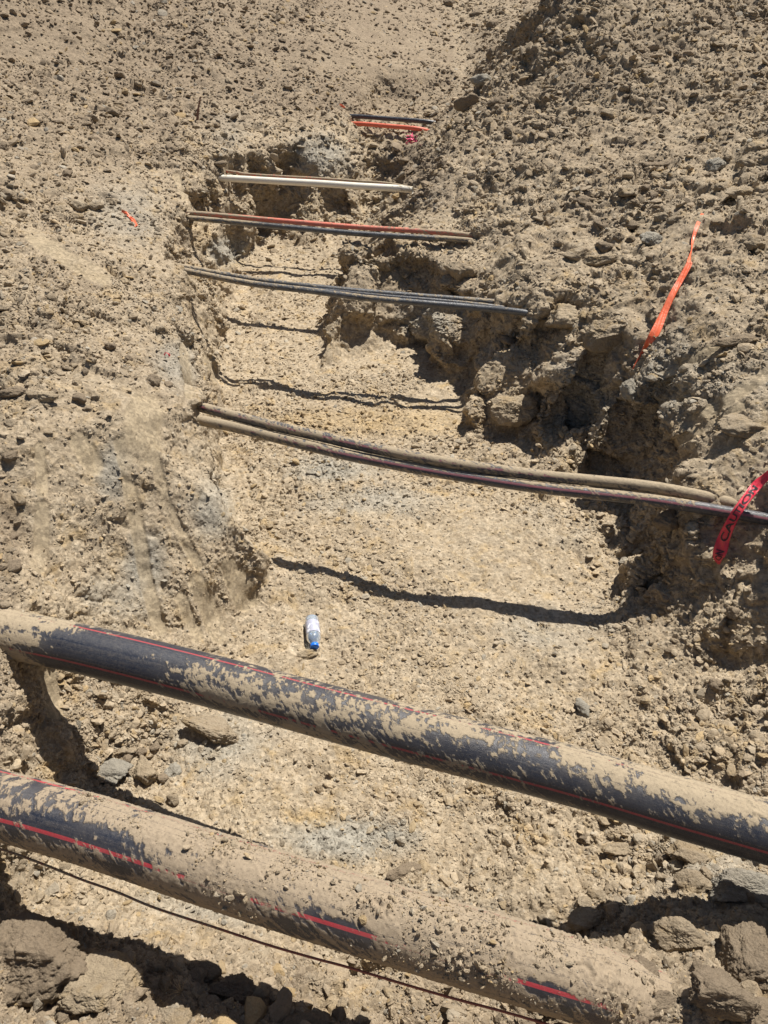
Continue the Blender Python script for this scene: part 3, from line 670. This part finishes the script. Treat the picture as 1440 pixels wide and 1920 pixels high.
regions = [  # x0,y0,x1,y1 corner quads, count, radius range px, label
 ([(1020,380),(1440,250),(1440,520),(1240,560),(1040,470)], 85, (8,24), 'dirt clod on the right bank around the long orange tape', 'dirt clods on the right bank'),
 ([(835,0),(1000,0),(1000,90),(920,150),(880,120)], 48, (6,15), 'cobble-like clod heaped where the far trench bends', 'clods heaped in the far bend'),
 ([(900,230),(1440,60),(1440,240),(1000,330)], 46, (6,14), 'brown clod on the far right spoil heap', 'clods on the far right spoil heap'),
 ([(0,60),(500,60),(520,200),(330,290),(0,380)], 34, (5,12), 'brown clod on the far left bank', 'clods on the far left bank'),
 ([(0,560),(320,620),(330,740),(60,800),(0,800)], 36, (8,18), 'tan clod on the bench left of the trench', 'clods on the left bench'),
 ([(0,850),(40,850),(40,1080),(0,1100)], 8, (10,18), 'clod at the left edge beside the scraped face', 'clods beside the scraped face'),
 ([(940,1640),(1240,1500),(1440,1640),(1440,1920),(1160,1900),(1000,1780)], 46, (9,24), 'crumbly clod in the rubble at the lower right', 'clods in the lower right rubble'),
 ([(1150,1180),(1440,1060),(1440,1450),(1180,1330)], 30, (7,17), 'clod in the rubble below the red caution tape', 'clods below the caution tape'),
 ([(0,1690),(300,1800),(700,1890),(700,1920),(0,1920)], 26, (12,34), 'brown clod on the near bank', 'clods on the near bank'),
 ([(60,1480),(320,1350),(450,1420),(300,1520)], 12, (9,20), 'rock at the foot of the left wall under the upper pipe', 'rocks at the foot of the left wall'),
 ([(0,300),(200,330),(230,430),(80,440),(0,380)], 22, (7,16), 'clod left of the small orange ribbon', 'clods around the small orange ribbon'),
]
def inpoly(x, y, poly):
    c = False
    for (x0, y0), (x1, y1) in zip(poly, poly[1:]+poly[:1]):
        if (y0 > y) != (y1 > y) and x < (x1-x0)*(y-y0)/(y1-y0)+x0: c = not c
    return c
clods = []
for poly, cnt, (r0, r1), lab, grp in regions:
    xs = [q[0] for q in poly]; ys = [q[1] for q in poly]; k = 0; placed = []
    while k < cnt:
        x, y = random.uniform(min(xs), max(xs)), random.uniform(min(ys), max(ys))
        if not inpoly(x, y, poly): continue
        r = r0*(1-random.random()*(1-(r0/r1)**1.7))**(-1/1.7)
        k += 1
        if any(math.hypot(x-a, y-b) < .8*(r+c_) for a, b, c_ in placed): continue
        placed.append((x, y, r)); i = random.randrange(9)
        if i in first: o = first[i].copy(); COL.objects.link(o)
        else: o = bpy.data.objects.new('clod', shapes[i]); COL.objects.link(o); first[i] = o
        place_rock(o, x, y, r, .4, 1, 1, .95); tag(o, lab, 'clod', grp); clods.append((o, x, y, r))

# each clod is told by its size and by the landmark it lies next to
marks = [(1440,0,'top right corner'),(1000,0,'top edge above the far bend'),(903,147,'whitish boulder in the far bend'),(860,30,'dark crease at the top'),(1146,213,'round clod high on the right bank'),
 (1230,312,'elongated clod on the right bank'),(1345,308,'angular clod on the upper right bank'),(1317,401,'top of the long orange tape'),(1262,540,'middle of the long orange tape'),(1190,690,'lower tip of the long orange tape'),
 (1219,450,'grey rock left of the orange tape'),(1102,480,'brink above the dark bay'),(1410,460,'right edge level with the orange tape'),(1390,880,'top of the red caution tape'),(1348,1058,'lower end of the red caution tape'),
 (1222,1080,'grey clod under the right bank'),(1440,1250,'right edge below the caution tape'),(1290,1600,'pale rock below the upper pipe'),(1160,1594,'flat yellowish rock between the pipes'),(1283,1757,'large angular clod'),
 (1440,1920,'bottom right corner'),(1190,1835,'brown clod on the muddy pipe end'),(1440,1500,'right end of the upper thick pipe'),(82,1792,'huge brown corner clod'),(345,1850,'dry grass tuft'),(560,1905,'large clod at the bottom edge'),
 (270,1447,'pale yellow pitted rock'),(398,1366,'flat tan slab under the upper pipe'),(60,1180,'left end of the upper thick pipe'),(82,742,'flat yellow slab'),(22,735,'clod at the left edge'),(315,665,'tiny red scrap'),(240,405,'small orange ribbon'),
 (160,386,'two boulders by the orange ribbon'),(0,400,'left edge level with the ribbon'),(205,213,'dark-sided clod on the far left'),(375,212,'short brown stick'),(0,60,'upper left corner'),(500,80,'top left slope'),(0,950,'left side of the scraped face'),(230,800,'top of the tooth marks')]
near = {}
for o, x, y, r in clods:
    mx_, my_, nm = min(marks, key=lambda m: math.hypot(m[0]-x, m[1]-y)); dx, dy = x-mx_, y-my_
    d_ = ('right of' if dx > 0 else 'left of') if abs(dx) > abs(dy) else ('below' if dy > 0 else 'above')
    near.setdefault((d_, nm), []).append((math.hypot(dx, dy), o, r))
for (d_, nm), ls in near.items():
    ls.sort(key=lambda q: q[0])
    for k, (dd_, o, r) in enumerate(ls):
        if k > 12: bpy.data.objects.remove(o); continue
        sz = 'small' if r < 10 else 'medium' if r < 16 else 'large'
        o['label'] = f"{sz} clod {d_} the {nm}" + ('' if len(ls) == 1 else f", {('closest','second closest','third closest','fourth closest','fifth closest','sixth closest','seventh closest','eighth closest','ninth closest','tenth closest','eleventh closest','twelfth closest','thirteenth closest')[k]} to it")

# ------------------------------------------------------------------ bottle
def simple(name, col, rough=.5, trans=0, **kw):
    m, t, b = newmat(name); b.inputs['Base Color'].default_value = (*col, 1); b.inputs['Roughness'].default_value = rough
    b.inputs['Transmission Weight'].default_value = trans
    for k, v in kw.items(): b.inputs[k].default_value = v
    return m
def lathe(name, prof, mat, parent, seg=48, a0=0, a1=2*math.pi):
    n_ = len(prof); A = np.linspace(a0, a1, seg+1)
    V_ = np.array([[r*math.cos(a), y, r*math.sin(a)] for a in A for y, r in prof])
    i, j = np.meshgrid(np.arange(seg), np.arange(n_-1), indexing='ij'); a = (i*n_+j).ravel()
    o = link(name, mesh_np(name, V_, np.stack([a, a+n_, a+n_+1, a+1], 1)), mat, parent); return o
pb, _ = on_ground(587, 1188)
bot = bpy.data.objects.new('bottle', None); COL.objects.link(bot)
BR = .0335
pa, pc = Vector(P(584, 1159, pb.z+BR)), Vector(P(590, 1213, pb.z+BR))
dr = (pc-pa); Lb = dr.length; bot.location = pa; bot.rotation_euler = (0, math.radians(12), math.atan2(-dr.x, dr.y)+0)
bot.rotation_euler = dr.to_track_quat('Y', 'Z').to_euler()
tag(bot, 'crumpled clear water bottle with blue cap lying on the trench floor', 'bottle')
M_pet = simple('clear_plastic', (.70,.83,1.0), .12, .75, IOR=1.2)
M_cap = simple('blue_plastic', (.01,.16,.72), .35)
prof = [(.0,.0),(.0,.024),(.004,.030)] + [(.008+i*.0065, BR-(.0018 if i % 2 else 0)) for i in range(int((Lb*.66-.008)/.0065))] + [(Lb*.68,BR),(Lb*.74,BR*.97),(Lb*.80,BR*.84),(Lb*.86,BR*.60),(Lb*.89,.0145),(Lb*.91,.0135),(Lb*.99,.0130),(Lb*.99,0)]
lathe('bottle_body', prof, M_pet, bot)
lathe('cap', [(Lb*.925,.0),(Lb*.925,.0195),(Lb*.93,.0205),(Lb*1.01,.0205),(Lb*1.02,.019),(Lb*1.02,0)], M_cap, bot, 32)
ml, t, b = newmat('printed_label'); uvp = N(t, 'ShaderNodeTexCoord').outputs['Object']
nz = noise(t, uvp, 38, 2, .5); br = N(t, 'ShaderNodeTexWave'); br.inputs['Scale'].default_value = 95; br.inputs['Distortion'].default_value = 0; br.bands_direction = 'Y'; t.links.new(uvp, br.inputs[0])
pr = mth(t, 'MULTIPLY', mapr(t, nz, .45, .49), mapr(t, br.outputs['Fac'], .35, .5, .25, 1))
t.links.new(mix(t, pr, (.80,.82,.88), (.20,.20,.30)), b.inputs['Base Color']); b.inputs['Roughness'].default_value = .35
lathe('label', [(Lb*.20,BR+.0006),(Lb*.60,BR+.0006)], ml, bot, 40)

# ------------------------------------------------------------------ tapes and scraps
def ribbon(name, ctrl, mat, lift=.03, n_=60, nw=8, seed=0, fold=.25):
    # ctrl: (px, py, width in photo px, lift, roll)
    rows = []
    C_ = []
    for q in ctrl:
        p, nn = on_ground(q[0], q[1]); o_ = Vector((0, 0, H)); d = (o_-p).normalized()
        lf = q[3] if len(q) > 3 else lift
        C_.append([*(p+d*lf), q[2], q[4] if len(q) > 4 else 0])
    c = catmull(C_, n_); V_ = []
    tg = np.gradient(c[:, :3], axis=0); tg /= np.linalg.norm(tg, axis=1, keepdims=True)
    for k in range(len(c)):
        p = c[k, :3]; view = np.array([0, 0, H])-p; view /= np.linalg.norm(view)
        side = np.cross(tg[k], view); side /= np.linalg.norm(side)
        nn = np.cross(side, tg[k]); ro = math.radians(c[k, 4]); sd_ = side*math.cos(ro)+nn*math.sin(ro); up_ = np.cross(sd_, tg[k])
        wd = c[k, 3]/(FPX/depth_of(p))
        for j in range(nw+1):
            f = j/nw-.5
            V_.append(p+sd_*wd*f+up_*(fold*wd*(f*f*1.3)*math.sin(k*.21+seed)+wd*.06*math.sin(f*9+k*.33)))
    V_ = np.array(V_); nc = nw+1
    i, j = np.meshgrid(np.arange(len(c)-1), np.arange(nw), indexing='ij'); a = (i*nc+j).ravel()
    F_ = np.stack([a, a+1, a+nc+1, a+nc], 1)
    o = link(name, mesh_np(name, V_, F_), mat)
    md = o.modifiers.new('thickness', 'SOLIDIFY'); md.thickness = .0006
    return o, V_.reshape(len(c), nc, 3)
def tapemat(name, col, col2):
    m, t, b = newmat(name); g = N(t, 'ShaderNodeNewGeometry').outputs['Position']
    f = mapr(t, noise(t, g, 30, 5, .7), .4, .75)
    t.links.new(mix(t, f, col, col2), b.inputs['Base Color']); b.inputs['Roughness'].default_value = .4
    b.inputs['Subsurface Weight'].default_value = 0
    bump(t, b, noise(t, g, 60, 3, .6), .004, .6); return m
M_redtape = tapemat('red_tape', (.70,.02,.06), (.62,.10,.10)); M_ortape = tapemat('orange_tape', (.85,.14,.05), (.75,.22,.12))
M_ink = simple('black_ink', (.03,.02,.025), .6); M_pink = simple('pink_plastic', (.85,.12,.25), .5)
tape, G_ = ribbon('caution_tape', [(1462,872,15,.10),(1440,891,14,.10),(1420,909,18,.11),(1404,929,17,.12),(1385,955,17,.13),(1372,977,18,.12),(1358,1007,21,.08),(1352,1028,24,.05),(1347,1044,20,.03),(1348,1058,4,.01)], M_redtape, n_=90, nw=10, fold=.12)
tag(tape, 'red caution tape with black lettering hanging over the lower conduit at the right edge', 'tape')
def lettering(text, s0, s1, parent, grid, hfrac=.62):
    cu = bpy.data.curves.new('lettering', 'FONT'); cu.body = text; cu.align_x = 'LEFT'; cu.offset = .018
    to = bpy.data.objects.new('lettering', cu); COL.objects.link(to); dg = bpy.context.evaluated_depsgraph_get()
    me_ = bpy.data.meshes.new_from_object(to.evaluated_get(dg)); bpy.data.objects.remove(to)
    bm = bmesh.new(); bm.from_mesh(me_); bmesh.ops.triangulate(bm, faces=bm.faces)
    for _ in range(2): bmesh.ops.subdivide_edges(bm, edges=[e for e in bm.edges if e.calc_length() > .12], cuts=1, use_grid_fill=False)
    bmesh.ops.triangulate(bm, faces=bm.faces)
    xs = [v.co.x for v in bm.verts]; x0, x1 = min(xs), max(xs); n0 = len(grid)-1; nw = grid.shape[1]-1
    for v in bm.verts:
        s = s0+(s1-s0)*(v.co.x-x0)/(x1-x0); f = .5-(.36-v.co.y)*hfrac/.72
        a = min(max(s*n0, 0), n0-1e-4); b_ = min(max(f*nw, 0), nw-1e-4); i, j = int(a), int(b_); u, w_ = a-i, b_-j
        p = (grid[i, j]*(1-u)*(1-w_)+grid[i+1, j]*u*(1-w_)+grid[i, j+1]*(1-u)*w_+grid[i+1, j+1]*u*w_)
        vw = np.array([0, 0, H])-p; p = p+vw/np.linalg.norm(vw)*.0025; v.co = p
    bm.to_mesh(me_); bm.free(); me_.materials.clear(); return link('lettering', me_, M_ink, parent)
# reads upward from the lower end
lettering('CAUTION', .70, .24, tape, G_); lettering('ON', .94, .80, tape, G_)
o, _ = ribbon('marker_tape', [(1317,400,5,.02),(1307,424,7,.03),(1299,450,6,.05,30),(1297,468,3,.06,60),(1293,487,8,.07,30),(1291,497,11,.07),(1274,528,11,.06),(1262,550,12,.06),(1246,584,13,.06),(1229,622,17,.05),(1216,643,13,.03),(1204,662,6,.02,30),(1186,692,2,.01)], M_ortape, n_=90, fold=.2)
tag(o, 'long orange marker tape hanging down the right bank', 'tape')
o, _ = ribbon('marker_tape', [(228,396,6,.02),(236,400,7,.03),(243,406,5,.04,40),(249,413,8,.03),(256,424,6,.01)], M_ortape, n_=30, seed=2)
tag(o, 'short orange ribbon scrap on the left bank', 'tape')
o, _ = ribbon('tape_scrap', [(308,663,5,.01),(313,665,7,.02),(319,668,5,.015)], M_redtape, n_=20, seed=1)
tag(o, 'tiny crumpled red scrap on the edge of the left bank', 'tape')
o, _ = ribbon('tape_scrap', [(637,195,3,.01),(642,199,4,.03),(648,203,2,.01)], M_ortape, n_=16, seed=1)
tag(o, 'tiny orange scrap above the left end of the far conduits', 'tape')
def strands(name, segs, r, mat, label, cat):
    bm = bmesh.new()
    for sg in segs:
        c = catmull(sg, 10*len(sg)); tg = np.gradient(c, axis=0); prev = None
        for k in range(len(c)):
            t_ = Vector(tg[k]).normalized(); a = t_.orthogonal().normalized(); b_ = t_.cross(a); rr_ = r*(1-.6*k/len(c))
            ring = [bm.verts.new(Vector(c[k])+(a*math.cos(q)+b_*math.sin(q))*rr_) for q in (0, 2.1, 4.2)]
            if prev:
                for q in range(3): bm.faces.new((prev[q], prev[(q+1) % 3], ring[(q+1) % 3], ring[q]))
            prev = ring
    me_ = bpy.data.meshes.new(name); bm.to_mesh(me_); bm.free(); return tag(link(name, me_, mat), label, cat)
def lifted(x, y, l):
    p, _ = on_ground(x, y); return tuple(p+(Vector((0, 0, H))-p).normalized()*l)
sg = []
for k in range(9):
    x, y = 752+random.uniform(0, 20), 252+random.uniform(0, 12)
    sg.append([lifted(x+q*random.uniform(-4, 8), y+q*random.uniform(-3, 5), .02+.01*random.random()) for q in range(4)])
strands('twine', sg, .006, M_pink, 'tangle of pink twine below the far orange conduit', 'twine')
p0, _ = on_ground(369, 226)
M_stick = simple('weathered_wood', (.20,.10,.07), .8)
strands('stick', [[tuple(p0-Vector((0, 0, .03))), tuple(p0+Vector((.03, .0, .10))), tuple(p0+Vector((.07, 0, .21)))]], .016, M_stick, 'short reddish brown stick standing in the far left bank', 'stick')
M_straw = simple('dry_grass', (.50,.38,.22), .8)
gp, _ = on_ground(340, 1862); sg = []
for k in range(12):
    a = random.uniform(0, 6.28); hh = random.uniform(.03, .075); ln = random.uniform(.01, .04)
    sg.append([tuple(gp), tuple(gp+Vector((math.cos(a)*ln*.4, math.sin(a)*ln*.4, hh*.6))), tuple(gp+Vector((math.cos(a)*ln, math.sin(a)*ln, hh)))])
strands('dry_grass', sg, .0009, M_straw, 'tuft of dry grass among the near clods', 'plant')
